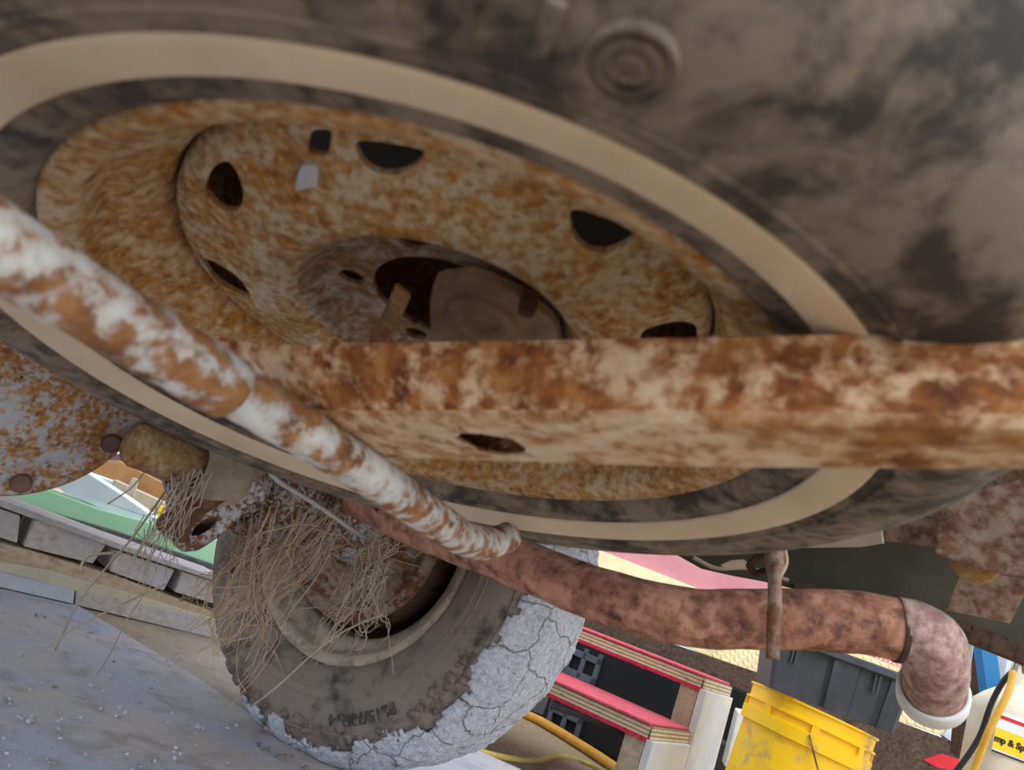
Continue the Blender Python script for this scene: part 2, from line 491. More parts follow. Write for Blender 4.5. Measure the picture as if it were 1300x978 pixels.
def tread_disp(r, z, a):
    d = min(abs(z), abs(2 * TZ - z))
    if r > .31 and r < .3285:
        ph = (a * 66 / (2 * pi) + (0 if z > TZ else .5)) % 1.0
        if ph < .30 and d < .056: r -= .008
    return r, z
spare_tyre = link('tyre', *lathe_geo(tyre_profile(0), 264, disp=tread_disp), M_spare_rubber, spare, local=True, smooth=True)
auto_smooth(spare_tyre, 40)
link('whitewall_band', *lathe_geo([(.2165, .0105), (.2165, .0126), (.218, .0132), (.2345, .0186), (.236, .0186), (.236, .0165)], 192), M_white_wall, spare_tyre, local=True, smooth=True, label='dusty tan whitewall ring')
# moulded ring mark and ribs on the near sidewall
mark = MB()
def sidewall_z(r):
    P = tyre_profile(0)
    for (r0, z0), (r1, z1) in zip(P, P[1:]):
        if r0 <= r <= r1 and z0 > -.03: return z0 + (z1 - z0) * (r - r0) / (r1 - r0)
    return 0
def side_pt(r, a, up): return V((r * cos(a), r * sin(a), sidewall_z(r) + up))
ac = radians(70)
# rib at the sidewall/tread border
rib = lathe_geo([(.2425, .0178), (.2432, .0200), (.2452, .0206), (.2462, .0188)], 192)
link('sidewall_rib', *rib, M_spare_rubber, spare_tyre, local=True, smooth=True)

# rim : lip, bead seat, drop centre
rimp = [(.186, -.016), (.1985, -.010), (.1995, -.002), (.1965, .002), (.190, .0005), (.183, -.003), (.1805, -.010), (.178, -.020), (.171, -.026), (.163, -.033), (.1565, -.041), (.1545, -.05), (.1535, -.085), (.152, -.125), (.168, -.135), (.176, -.165), (.178, -.180), (.192, -.192), (.196, -.2)]
rim = link('rim', *lathe_geo(rimp, 160), M_rim, spare, local=True, smooth=True)
so = rim.modifiers.new('s', 'SOLIDIFY'); so.thickness = .0025; so.offset = 1
dp = [(.1530, -.054), (.1522, -.047), (.1495, -.0435), (.143, -.041), (.132, -.038), (.118, -.034), (.106, -.0305), (.096, -.0285), (.087, -.0290), (.081, -.0325), (.076, -.039), (.071, -.046), (.064, -.0495), (.042, -.0495)]
dpc = dp + [(r, z - .0032) for r, z in reversed(dp)]
disc = link('wheel_disc', *lathe_geo(dpc, 128, closed=True), M_disc, spare, local=True, smooth=True)
def round_poly(pts, n=5, k=.35):
    out = []
    m = len(pts)
    for i in range(m):
        p = V(pts[i]); a = V(pts[i - 1]); b = V(pts[(i + 1) % m])
        s_ = p.lerp(a, k); e_ = p.lerp(b, k)
        for j in range(n + 1):
            t = j / n
            out.append((s_ * (1 - t) ** 2 + p * 2 * t * (1 - t) + e_ * t * t))
    return out
cuts = []
SMI = SM.inverted()
for pixs in ([(287, 205), (302, 216), (314, 240), (308, 260), (285, 263), (261, 248), (260, 232), (270, 214)],
             [(444, 176), (542, 190), (534, 204), (515, 213), (488, 214), (462, 203)],
             [(721, 260), (810, 299), (797, 311), (770, 317), (742, 308), (726, 288)]):
    pp = round_poly([SMI @ sdz(x, y, -.039) for x, y in pixs], 4, .4)
    cuts.append(prism_geo([V((p.x, p.y, .02)) for p in pp], V((0, 0, -.12))))
for deg in (11, 182, 226, 270, 318):
    a = radians(deg)
    er = V((cos(a), sin(a), 0)); et = V((-sin(a), cos(a), 0))
    pts = [er * .1460 + et * .011, er * .1460 - et * .011, er * .136 - et * .0175, er * .117 - et * .013, er * .117 + et * .013, er * .136 + et * .0175]
    pp = round_poly(pts, 4, .40)
    cuts.append(prism_geo([p + V((0, 0, .02)) for p in pp], V((0, 0, -.12))))
for deg in (103, 174, 246, 318, 22):
    a = radians(deg); c = V((.055 * cos(a), .055 * sin(a), .0))
    cuts.append(prism_geo([c + V((.0075 * cos(t * pi / 7), .0075 * sin(t * pi / 7), 0)) for t in range(14)], V((0, 0, -.12))))
cuts.append(prism_geo([p + V((0, 0, .02)) for p in round_poly([V((-.033, .138, 0)), V((-.043, .136, 0)), V((-.048, .124, 0)), V((-.038, .123, 0))], 3, .3)], V((0, 0, -.12))))
boolean_cut(disc, cuts)
disc.data.materials.append(M_hub)
for p in disc.data.polygons:
    if hypot(p.center.x, p.center.y) < .083: p.material_index = 1
auto_smooth(disc, 40)
# pale balance-weight clip beside a slot
mb = MB()
mb.add(*prism_geo([p + V((0, 0, -.0335)) for p in round_poly([V((-.040, .122, 0)), V((-.050, .121, 0)), V((-.060, .096, 0)), V((-.051, .093, 0))], 4, .4)], V((0, 0, -.006))))
mb.link('balance_weight', M_crust, spare, local=True, bevel=.001, label='pale grey clip')
# moulded ring mark on the near sidewall
for r0, r1 in ((.0028, .0040), (.0068, .0080), (.0105, .0118)):
    vs, fs = lathe_geo([(r0, -.002), (r0 + .0003, .0016), (r1 - .0003, .0016), (r1, -.002)], 32)
    c = side_pt(.262, radians(71), 0)
    link('ring_mark', [c + v for v in vs], fs, M_spare_rubber, spare_tyre, local=True, smooth=True)
for k in range(7):
    a = radians(76 + k * 4.2)
    er = V((cos(a), sin(a), 0)); et = V((-sin(a), cos(a), 0))
    c = side_pt(.254, a, -.001)
    link('sidewall_bar', *box_geo(c - et * .004, et * (.008 if k % 2 else .005), er * .017, V((0, 0, .003))), M_spare_rubber, spare_tyre, local=True, bevel=.0008)

# ------------------------------------------------------------------ carrier beam (hat channel)
def sec(t, m, l):
    """cross-section: top edge, break edge, lower edge, then back up to the flange"""
    return [t, t.lerp(m, .06) + SN * .001, m - (m - t) * .10 , m + (l - m) * .10, l - (l - m) * .05, l - SN * .004, l - SN * .030, t - SN * .004]
L0 = (at(262, 432, .385), sdz(318, 512, .047), sdz(415, 580, .047))
L1 = (at(330, 446, .365), sdz(420, 530, .050), sdz(500, 584, .050))
L2 = (at(850, 440, .275), sdz(850, 530, .056), sdz(900, 597, .056))
L3 = (at(1420, 429, .235), sdz(1420, 542, .050), sdz(1420, 600, .050))
secs = [sec(*L0), sec(*L1)]
for k in range(1, 7):
    f_ = k / 6
    secs.append([p.lerp(q, f_) for p, q in zip(sec(*L1), sec(*L2))])
for k in range(1, 10):
    f_ = k / 5
    secs.append([p.lerp(q, f_) for p, q in zip(sec(*L2), sec(*L3))])
n = 8
bv = [p for s_ in secs for p in s_]
bf = [(i * n + k, i * n + (k + 1) % n, (i + 1) * n + (k + 1) % n, (i + 1) * n + k) for i in range(len(secs) - 1) for k in range(n)]
bf += [tuple(range(n)), tuple(range((len(secs) - 1) * n, len(secs) * n))[::-1]]
carrier = thing('carrier_beam', (L2[1].x, L2[1].y, L2[1].z), 'blotchy brown rusty channel beam crossing below the spare wheel', 'beam')
web = link('channel', bv, bf, M_beam, carrier)
web.data.materials.append(M_beamlow)
for i, p in enumerate(web.data.polygons):
    if i < (len(secs) - 1) * n and i % n in (2, 3, 4): p.material_index = 1
slot = [sdz(x, y, .0525) for x, y in ((578, 558), (586, 551), (612, 551), (650, 556), (668, 568), (664, 577), (640, 579), (604, 573))]
o3 = wpos(carrier)
SLOTCUT = prism_geo([p - o3 + SN * .04 for p in slot], -SN * .055)
cav = []
for s_ in secs[1:8]:
    cen = sum((p for p in s_), V((0, 0, 0))) / n
    cav.append([cen.lerp(p, .84) - o3 for p in s_])
cv = [p for s_ in cav for p in s_]
cf = [(i * n + k, i * n + (k + 1) % n, (i + 1) * n + (k + 1) % n, (i + 1) * n + k) for i in range(len(cav) - 1) for k in range(n)]
cf += [tuple(range(n)), tuple(range((len(cav) - 1) * n, len(cav) * n))[::-1]]
boolean_cut(web, [(cv, cf)])
boolean_cut(web, [SLOTCUT])
auto_smooth(web, 32)
b_ = web.modifiers.new('bev', 'BEVEL'); b_.width = .002; b_.segments = 2; b_.limit_method = 'ANGLE'
# clamp plate reaching up into the hub bowl
pl = [sdz(*p, -.030) for p in round_poly([V((545, 385, 0)), V((552, 356, 0)), V((600, 350, 0)), V((655, 372, 0)), V((705, 410, 0)), V((720, 480, 0)), V((550, 480, 0))], 4, .25) for p in [(p.x, p.y)]]
link('clamp_plate', *prism_geo(pl, -SN * .006), M_clamp, carrier, bevel=.0015)
bc_ = frame(sdz(612, 404, -.030), SX, SY, SN)
link('clamp_boss', *lathe_geo([(.020, -.001), (.019, .003), (.015, .0045), (.012, .003), (.010, -.0005), (.001, -.0008)], 32, M=bc_), M_clamp, carrier)
cp = [sdz(512, 368, -.036), sdz(500, 395, -.033), sdz(482, 430, -.026), sdz(470, 455, -.015)]
link('clamp_strap', *tube_geo(smooth_path(cp, 12), .0055, 8, flat=.5), M_orange, carrier, smooth=True)
st = sdz(668, 398, -.020); th = MB()
for k in range(9): th.add(*disc_geo(st - SN * (.002 * k), SN, .0048 if k % 2 else .0042, -.002, 12))
th.link('threaded_stud', M_darkrust, carrier)

# ------------------------------------------------------------------ white support tube
tubeo = thing('support_tube', sdz(310, 500, .065), 'chipped white painted steel tube running diagonally below the spare wheel', 'tube')
up_ = [sdz(-420, 50, .070), sdz(-200, 190, .068), sdz(-70, 268, .066), sdz(0, 312, .066), sdz(150, 408, .064), sdz(292, 492, .062)]
# flattened mouth on the sleeve
sl = tube_geo(smooth_path(up_, 40), lambda t: .0132 * (1 + .05 * (t > .9)), 24, wob=.05)
link('sleeve', *sl, M_tube, tubeo, smooth=True)
lo_ = [sdz(262, 474, .060), sdz(330, 515, .060), sdz(450, 590, .060), sdz(560, 665, .058), sdz(592, 685, .056), sdz(620, 690, .046), sdz(640, 684, .034), sdz(646, 679, .028)]
link('rod', *tube_geo(smooth_path(lo_, 42), lambda t: .0118 if t < .93 else .0118 * max(.15, math.sqrt(max(0, 1 - ((t - .93) / .07) ** 2))), 24, wob=.04), M_tube, tubeo, smooth=True)
link('weld_bead', *tube_geo(smooth_path([sdz(322, 496, .046), sdz(400, 548, .052), sdz(455, 575, .052)], 14), .005, 8, wob=.5), M_darkrust, tubeo, smooth=True)

# ================================================================== REAR WHEEL
AX = V((cos(radians(239.06)), sin(radians(239.06)), 0))      # axle direction, towards the van's middle
RX = V((-AX.y, AX.x, 0))                                       # towards the van's rear
if RX.x < 0: RX = -RX
WP = V((-.136, 1.211, .3225))
WM = frame(WP, RX, V((0, 0, 1)), AX)
wheel = thing('road_wheel', None, 'mud-caked rear wheel standing on the grey sheet', 'wheel', mat=WM)
def road_disp(r, z, a):
    r, z = tread_disp(r, z, a)
    y = r * sin(a)
    if y < -.3215:
        r = -.3215 / sin(a)
    return r, z
tp = [(r, z) for r, z in tyre_profile(0)]
tyre2 = link('tyre', *lathe_geo(tp, 264, disp=road_disp), M_road_rubber, wheel, local=True)
auto_smooth(tyre2, 40)
for rr in (.232, .2445, .288):
    zz = sidewall_z(rr)
    link('sidewall_rib', *lathe_geo([(rr - .002, zz - .001), (rr - .001, zz + .0012), (rr + .001, zz + .0012), (rr + .002, zz - .001)], 128), M_road_rubber, tyre2, local=True, smooth=True)
rim2 = link('rim', *lathe_geo(rimp, 128), M_road_rim, wheel, local=True, smooth=True)
so = rim2.modifiers.new('s', 'SOLIDIFY'); so.thickness = .0025; so.offset = 1
link('wheel_disc', *lathe_geo([(.157, -.10), (.15, -.115), (.13, -.135), (.1, -.14), (.06, -.15), (.02, -.15)], 64), M_darkrust, wheel, local=True, smooth=True)
# raised size lettering, read upside down at the bottom of the tyre
tv, tf = text_geo('P215/70R14', .022, .0016, .0003)
wd = max(v.x for v in tv); rm = .262
tv2 = []
for v in tv:
    a = radians(-92) - (v.x - wd / 2) / rm * 1.0
    a = radians(-60) - (v.x - wd / 2) / rm
    r_ = rm + v.y
    tv2.append(V((r_ * cos(a), r_ * sin(a), sidewall_z(r_) + v.z + .0006)))
link('raised_lettering', tv2, tf, M_letter, tyre2, local=True, label='raised tyre size lettering')
# caked mud over tread and shoulder
prof = [(.285, .0125), (.290, .0105), (.295, .006), (.300, .001), (.304, -.004), (.308, -.010), (.311, -.015), (.316, -.019), (.321, -.024), (.325, -.031)] + [(.328, -.038 - .006 * k) for k in range(21)] + [(.325, -.166), (.318, -.176), (.308, -.187)]
SEG = 300; A0, A1 = radians(-118), radians(62)
mv = []; keep = []
for i in range(SEG + 1):
    a = A0 + (A1 - A0) * i / SEG
    for k, (r, z) in enumerate(prof):
        p = V((r * cos(a), r * sin(a), z))
        nz_ = noise.fractal(p * 26, .9, 2.1, 5) ; nz2 = noise.noise(p * 9)
        dd, _ = noise.voronoi(V((p.x * 24 + nz_ * .35, p.y * 24, p.z * 24)))
        crack = max(0, 1 - (dd[1] - dd[0]) / .09)
        edge = min(1, k / 5.0, max(0, (i - 10) / 25), max(0, (SEG - i) / 40))
        h_ = (.0060 + .0036 * nz_ + .0022 * nz2 + .0016 * noise.noise(p * 160) - 0.0016 * crack) * (.25 + .75 * edge)
        rag = k / 6.0 + nz2 * .9 + nz_ * .5 - .55 + .5 * max(0, sin(a * 1.0 + .9)) - (.5 if a < radians(-95) else 0)
        keep.append(rag > 0 and h_ > -.002 and (i > 12 + 10 * nz_))
        nr = V((cos(a), sin(a), 0))
        nn = (nr * min(1, max(.2, (r - .28) / .04)) + V((0, 0, 1)) * max(0, 1 - max(0, (r - .285) / .035)) * (1 if z > -.1 else -1)).normalized()
        q = p + nn * max(.0015, h_ + .001)
        if q.y < -.3222: q.y = -.3222
        mv.append(q)
n = len(prof)
mf = []
for i in range(SEG):
    for k in range(n - 1):
        q = (i * n + k, (i + 1) * n + k, (i + 1) * n + k + 1, i * n + k + 1)
        if sum(keep[x] for x in q) >= 3: mf.append(q)
used = sorted({x for f in mf for x in f}); ix = {x: i for i, x in enumerate(used)}
mud = link('dried_mud', [mv[x] for x in used], [tuple(ix[x] for x in f) for f in mf], M_mud, wheel, local=True, smooth=True, label='cracked pale grey dried mud')
mud['kind'] = 'stuff'
so = mud.modifiers.new('s', 'SOLIDIFY'); so.thickness = .006; so.offset = -1
# brown clods stuck on the lower sidewall
cl = MB()
def clod(c, r, sq=1.0):
    b = bmesh.new(); bmesh.ops.create_icosphere(b, subdivisions=2, radius=1)
    s_ = random.random() * 50
    vs = [c + V(v.co) * r * (1 + .7 * noise.noise(V(v.co) * 1.7 + V((s_, 0, 0)))) * (1, .8, .7)[0] for v in b.verts]
    fs = [tuple(v.index for v in f.verts) for f in b.faces]; b.free()
    return vs, fs
for k in range(150):
    a = radians(random.uniform(-112, -20)); r_ = random.uniform(.272, .306)
    cl.add(*clod(side_pt(r_, a, -.001), random.choice((.002, .003, .003, .004, .006, .008))))
c_ = cl.link('mud_clods', M_mudbrown, wheel, local=True, smooth=True); c_['kind'] = 'stuff'
# mud lumps squeezed out on the sheet
cl = MB()
for k in range(70):
    a = random.uniform(-.03, .03); z = random.uniform(-.24, .05)
    p = WM @ V((random.uniform(-.05, .16) * random.choice((1, 1.4)), -.3225, z))
    p.z = .001
    cl.add(*clod(p, random.choice((.0015, .002, .003, .004, .007))))
o = cl.link('mud_crumbs', M_mudbrown, None, smooth=True)
tag(o, 'grey mud crumbs squeezed out around the foot of the muddy wheel', 'mud', kind='stuff')

# ================================================================== REAR AXLE
axle = thing('rear_axle', WP + AX * .35, 'rusty flaking rear axle running from the differential to the muddy wheel', 'axle')
AXM = frame(WP, RX, V((0, 0, 1)), AX)
def ax(x, y, s): return WP + RX * x + V((0, 0, y)) + AX * s
back = [(.02, .012), (.05, .012), (.075, .008), (.09, -.004), (.115, -.004), (.122, .004), (.132, .004), (.136, -.004), (.136, -.02)]
link('backing_plate', *lathe_geo(back, 72, M=AXM), M_drum, axle, smooth=True)
link('brake_drum', *lathe_geo([(.132, -.012), (.139, -.014), (.139, -.07), (.11, -.09)], 72, M=AXM), M_darkrust, axle, smooth=True)
link('wheel_cylinder', *tube_geo([ax(-.03, .085, .012), ax(.0, .1, .016), ax(.035, .085, .012)], .017, 14), M_drum, axle, smooth=True)
tubep = [(.05, .0), (.056, .02), (.056, .04), (.044, .055), (.040, .08), (.040, .16), (.046, .17), (.046, .2), (.040, .21), (.040, .32)]
link('axle_tube', *lathe_geo(tubep, 48, M=AXM), M_axle, axle, smooth=True)
# spring perch and clamp saddle on the tube
sadd = lathe_geo([(.042, .13), (.056, .135), (.060, .15), (.060, .24), (.056, .255), (.042, .26)], 40, M=AXM)
link('spring_saddle', *sadd, M_axle, axle, smooth=True)
link('saddle_ridge', *lathe_geo([(.058, .185), (.066, .190), (.066, .2), (.058, .205)], 40, M=AXM), M_axle, axle, smooth=True)
# shock bracket: folded plate with a slot
bk_p0, bk_n = at(255, 660, .86), (CP - at(255, 660, .86)); bk_n.z = 0; bk_n = (bk_n.normalized() * .9 + RX * .1).normalized()
bpix = [(213, 604), (250, 588), (320, 600), (345, 640), (318, 642), (300, 664), (276, 684), (250, 700), (232, 701), (222, 694), (214, 680), (209, 660)]
bpl = link('shock_bracket', *panel_geo(bpix, (bk_p0, bk_n), .006), M_axle, axle)
def local_cut(o, geo, parent):
    off = wpos(parent); boolean_cut(o, [([v - off for v in geo[0]], geo[1])])
sl_ = [(243, 683), (247, 673), (262, 661), (275, 658), (277, 664), (268, 674), (254, 682)]
local_cut(bpl, prism_geo([on(x, y, bk_p0 + bk_n * .02, bk_n) for x, y in sl_], -bk_n * .06), axle)
hl = [(293 + 5 * cos(t), 640 + 3 * sin(t)) for t in [k * pi / 5 for k in range(10)]]
local_cut(bpl, prism_geo([on(x, y, bk_p0 + bk_n * .02, bk_n) for x, y in hl], -bk_n * .06), axle)
auto_smooth(bpl, 30)
inner = [(215, 604), (262, 600), (300, 608), (312, 622), (290, 634), (262, 652), (243, 672), (238, 690), (226, 690), (216, 664)]
link('bracket_inner_face', *panel_geo(inner, (bk_p0 + bk_n * .003, bk_n), .002), M_innerrust, axle)
back2 = [(213, 600), (300, 610), (310, 640), (285, 668), (262, 690), (240, 697), (226, 690), (216, 660)]
link('bracket_web', *panel_geo(back2, (bk_p0 - bk_n * .045, bk_n), .005), M_darkrust, axle)
lip = [on(x, y, bk_p0, bk_n) for x, y in [(345, 640), (318, 642), (300, 664), (276, 684), (250, 700), (232, 701), (222, 694)]]
mbf = MB()
for p, q in zip(lip, lip[1:]): mbf.add(*box_geo(p, q - p, -bk_n * .04, V((0, 0, .004))))
mbf.link('bracket_flange', M_axle, axle)
link('shock_bolt', *disc_geo(on(212, 664, bk_p0, bk_n) + bk_n * .004, bk_n, .013, .012, 8, .010), M_bolt, axle, bevel=.002)
link('shock_bush', *disc_geo(on(222, 668, bk_p0, bk_n) - bk_n * .03, bk_n, .016, .028, 16), M_darkrust, axle)
# differential cover with bolts
DC = at(22, 470, .76)
DN = (RX * .93 + AX * .30 + V((0, 0, -.15))).normalized()
DX = V((0, 0, 1)).cross(DN).normalized(); DY = DN.cross(DX)
DM = frame(DC, DX, DY, DN)
cov = [(.001, .035), (.04, .033), (.075, .026), (.098, .013), (.107, .004), (.118, .002), (.130, .001), (.134, -.002), (.134, -.010), (.12, -.012)]
link('diff_cover', *lathe_geo(cov, 72, M=DM), M_diff, axle, smooth=True)
link('diff_housing', *lathe_geo([(.130, -.012), (.132, -.025), (.115, -.05), (.09, -.11), (.06, -.16), (.001, -.17)], 56, M=DM), M_orange, axle, smooth=True)
b0 = DM.inverted() @ on(140, 562, DC, DN)
for k in range(8):
    a = 2 * pi * k / 8 + atan2(b0.y, b0.x)
    c = DM @ V((.119 * cos(a), .119 * sin(a), .001))
    link('cover_bolt', *disc_geo(c, DN, .0115, .009, 10, .0095), M_bolt, axle, bevel=.002)
# orange tube between cover and bracket, with a flared collar
link('tube_stub', *lathe_geo([(.036, .31), (.026, .345), (.0245, .43), (.022, .436), (.0005, .437)], 40, M=AXM), M_orange, axle, smooth=True)
link('stub_collar', *lathe_geo([(.036, .30), (.056, .30), (.060, .305), (.058, .32), (.040, .36), (.034, .362)], 40, M=AXM), M_dirtytan, axle, smooth=True)
link('stub_plate', *panel_geo([(150, 505), (205, 528), (275, 568), (258, 592), (222, 582), (176, 556), (158, 540)], (at(205, 560, .93), bk_n), .006), M_dirtytan, axle, bevel=.001)
link('brake_line', *tube_geo(smooth_path([at(335, 590, .80), at(355, 612, .82), at(400, 640, .88), at(440, 668, .94), at(470, 690, 1.02), at(478, 705, 1.08)], 24), .0028, 8), M_crust, axle, smooth=True)

# ================================================================== VAN UNDERSIDE
van = thing('van_underbody', ax(.2, .35, .6), 'dark floor and sill of the van above the wheels', 'van body')
def ar(a_, r_, z): return WP * 1.0 + AX * a_ + RX * r_ + V((0, 0, z - WP.z))
fl = [ar(-.30, -1.6, .70), ar(1.55, -1.6, .70), ar(1.55, .86, .70), ar(-.30, .86, .70)]
link('floor_pan', *prism_geo(fl, V((0, 0, .02))), M_deckbrown, van)
mb = MB(); mb.add(*beam_geo(ar(.22, -1.5, .70), ar(.22, .9, .70), .07, .13)); mb.link('frame_rail', M_darkrust, van)
mb = MB(); mb.add(*beam_geo(ar(1.12, -1.5, .70), ar(1.12, .9, .70), .07, .13)); mb.link('frame_rail', M_darkrust, van)
side_plane = (ar(-.20, 0, 0), AX)
sp = [on(x, y, *side_plane) for x, y in [(842, 684), (845, 692), (858, 704), (890, 722), (930, 731), (968, 738), (1010, 748), (1100, 772), (1230, 802), (1345, 848)]]
sp += [V((sp[-1].x, sp[-1].y, .71)), V((sp[0].x, sp[0].y, .71))]
link('side_panel', *prism_geo(sp, -AX * .004), M_olive, van)
mb = MB()
e_ = [on(x, y, *side_plane) for x, y in [(1010, 750), (1100, 773), (1230, 806), (1345, 852)]]
for p, q in zip(e_, e_[1:]): mb.add(*beam_geo(p + AX * .012, q + AX * .012, .03, .022))
mb.link('sill_edge', M_darkrust, van)
# brackets seen at the right
bp = (at(1240, 690, .66), (CP - at(1240, 690, .66)).normalized())
link('frame_bracket', *panel_geo([(1192, 645), (1215, 628), (1330, 600), (1345, 745), (1240, 722), (1186, 703)], bp, .05), M_bracket, van, bevel=.002)
link('frame_bracket', *panel_geo([(1150, 655), (1235, 600), (1400, 520), (1400, 640), (1240, 660)], (at(1270, 630, .74), bp[1]), .04), M_bracket, van, bevel=.002)
bsn = V(bp[1]); bs = at(1238, 716, .69)
link('bump_stop', *lathe_geo([(.001, -.018), (.010, -.016), (.018, -.009), (.021, 0), (.021, .01)], 20, M=frame(bs, V((1, 0, 0)), V((0, 1, 0)), V((0, 0, 1)))), M_orange, van, smooth=True)
link('cross_strip', *panel_geo([(960, 690), (1040, 676), (1118, 668), (1120, 690), (1090, 695), (1000, 696)], (at(1050, 686, .80), bp[1]), .02), M_cream, van)
link('cross_strip', *panel_geo([(1122, 664), (1190, 655), (1192, 697), (1150, 690), (1123, 687)], (at(1150, 680, .78), bp[1]), .02), M_bracket, van)
link('inner_plate', *panel_geo([(1222, 722), (1310, 738), (1282, 792), (1202, 775)], (at(1250, 755, .80), bp[1]), .006), M_bracket, van)

# ================================================================== EXHAUST
ex = thing('exhaust_pipe', at(900, 785, .72), 'long red-brown rusted tailpipe passing above the muddy tyre', 'pipe')
path = [at(455, 630, 1.00), at(530, 668, .92), at(620, 700, .84), at(740, 748, .77), at(830, 775, .73), at(900, 786, .715), at(1000, 786, .70), at(1080, 790, .69), at(1142, 800, .683)]
link('tailpipe', *tube_geo(smooth_path(path, 60), lambda t: .0262 + .002 * t, 28, wob=.05), M_pipe, ex, smooth=True)
ep = [at(1138, 799, .683), at(1162, 803, .680), at(1180, 815, .679), at(1187, 836, .684), at(1187, 858, .700), at(1184, 880, .722)]
link('elbow', *tube_geo(smooth_path(ep, 24), lambda t: .0288 - .006 * max(0, t - .6), 28, wob=.05), M_elbow, ex, smooth=True)
wv_ = (path[-1] - path[-2]).normalized()
link('weld_band', *tube_geo([path[-1] - wv_ * .004, path[-1] + wv_ * .001], .0292, 28), M_darkrust, ex)
tn = (ep[-1] - ep[-2]).normalized()
tu = tn.orthogonal().normalized(); tvv = tn.cross(tu)
TM = frame(ep[-1], tu, tvv, tn)
link('tip_collar', *lathe_geo([(.0265, -.008), (.0265, .008), (.0285, .012), (.0305, .011), (.0318, .008), (.0318, -.008), (.0305, -.011), (.0285, -.011)], 48, closed=True, M=TM), M_white, ex, smooth=True, label='white plastic collar round the tip')
link('heat_shield_flake', *panel_geo([(470, 640), (500, 650), (540, 668), (575, 690), (560, 712), (520, 690), (490, 668)], (at(520, 676, .90), bp[1]), .004), M_darkrust, ex)
# hanger rod
hg = thing('hanger_rod', at(985, 760, .63), 'rusty steel hanger rod hanging in front of the tailpipe', 'rod')
link('rod', *tube_geo(smooth_path([at(983, 680, .66), at(984, 720, .645), at(982, 790, .635), at(981, 836, .632)], 16), lambda t: .0058 if t > .35 else .008, 12, wob=.2), M_bracket, hg, smooth=True)
link('hanger_loop', *tube_geo(smooth_path([at(978, 700, .66), at(965, 705, .66), at(952, 718, .67), at(962, 728, .67), at(980, 722, .66)], 16), .0035, 8), M_darkrust, hg, smooth=True)
link('hanger_wire', *tube_geo(smooth_path([at(995, 694, .66), at(998, 715, .66), at(988, 735, .65)], 8), .0022, 6), M_strawgrey, hg, smooth=True)
mb = MB()
for pts in ([(880, 708), (910, 722), (950, 722), (1000, 737)],):
    mb.add(*tube_geo(smooth_path([at(x, y, .74) for x, y in pts], 14), .0035, 6, flat=.5))
o = mb.link('dry_twig', M_strawgrey, None); tag(o, 'thin dry twig caught above the tailpipe beside the hanger rod', 'twig')
lf = [at(915, 718, .72), at(928, 712, .715), at(945, 711, .71), at(951, 716, .71), at(940, 723, .715), at(922, 723, .72)]
o = link('dry_leaf', *prism_geo(lf, CF * .0015), M_cream, None); tag(o, 'curled pale dry leaf lodged left of the hanger rod', 'leaf')

# ================================================================== LEFT BACKGROUND : pallet, rail, blocks
pa, pb = atz(-40, 738), atz(300, 816)
P_A, P_N = vplane(pa, pb)
pallet = thing('wooden_pallet', atz(110, 772), 'weathered wooden pallet of blocks and boards at the edge of the sheets', 'pallet')
def ppan(name, pix, off, th, mat, bev=.002, par=pallet): return link(name, *panel_geo(pix, (P_A - P_N * off, P_N), th), mat, par, bevel=bev)
ppan('bottom_board', [(-60, 712), (95, 750), (93, 767), (-60, 732)], 0, .05, M_crust)['label'] = 'bright blue-white painted board'
ppan('bottom_board', [(97, 750), (290, 790), (290, 815), (95, 768)], .01, .05, M_wood)
ppan('bearer', [(-60, 675), (40, 700), (150, 733), (290, 785), (290, 796), (150, 758), (40, 722), (-60, 700)], .03, .07, M_woodwarm)
ppan('bearer', [(-60, 702), (60, 724), (160, 752), (290, 792), (290, 800), (160, 768), (60, 742), (-60, 716)], .015, .02, M_cream)
for pix in ([(-30, 636), (26, 655), (22, 690), (-34, 672)], [(45, 660), (120, 682), (136, 690), (118, 716), (30, 694)], [(145, 698), (222, 724), (208, 750), (140, 726)], [(232, 726), (290, 744), (290, 772), (222, 752)]):
    ppan('block', pix, .04, .10, M_wood)
ppan('deck_board', [(-60, 612), (150, 690), (290, 738), (290, 744), (150, 698), (-60, 622)], .03, .14, M_wood)
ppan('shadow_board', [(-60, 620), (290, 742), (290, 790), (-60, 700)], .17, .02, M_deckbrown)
# rail beyond
ra, rb = at(-30, 600, 1.95), at(300, 715, 2.15)
R_A, R_N = vplane(ra, rb)
rail = thing('painted_rail', atz(130, 690, .05), 'long mint-green and white painted beam lying beyond the pallet', 'beam')
def rpan(name, pix, off, th, mat, bev=.003, par=rail): return link(name, *panel_geo(pix, (R_A - R_N * off, R_N), th), mat, par, bevel=bev)
rpan('green_face', [(-60, 590), (0, 612), (60, 622), (130, 648), (290, 690), (290, 724), (150, 676), (0, 632), (-60, 612)], 0, .06, M_green)
rpan('trim_strip', [(-60, 612), (0, 632), (150, 676), (290, 724), (290, 731), (150, 684), (0, 640), (-60, 620)], -.012, .05, M_darktrim)
rpan('white_top', [(-60, 560), (70, 618), (130, 648), (290, 692), (290, 688), (230, 678), (200, 660), (160, 632), (113, 602), (0, 540), (-60, 520)], .03, .12, M_railwhite)
def bpan(name, pix, d, th, mat, label, cat):
    p = sum((x for x, y in pix)) / len(pix), sum((y for x, y in pix)) / len(pix)
    P0 = at(p[0], p[1], d)
    o = link(name, *panel_geo(pix, (P0, R_N), th), mat, None, bevel=.003)
    return tag(o, label, cat)
bpan('cream_block', [(144, 609), (208, 638), (214, 655), (200, 705), (130, 680)], 2.35, .08, M_cream, 'cream painted block lying behind the white-topped rail', 'block')
bpan('white_block', [(90, 592), (144, 611), (118, 712), (60, 690)], 2.35, .08, M_railwhite, 'white block beside the cream block behind the rail', 'block')
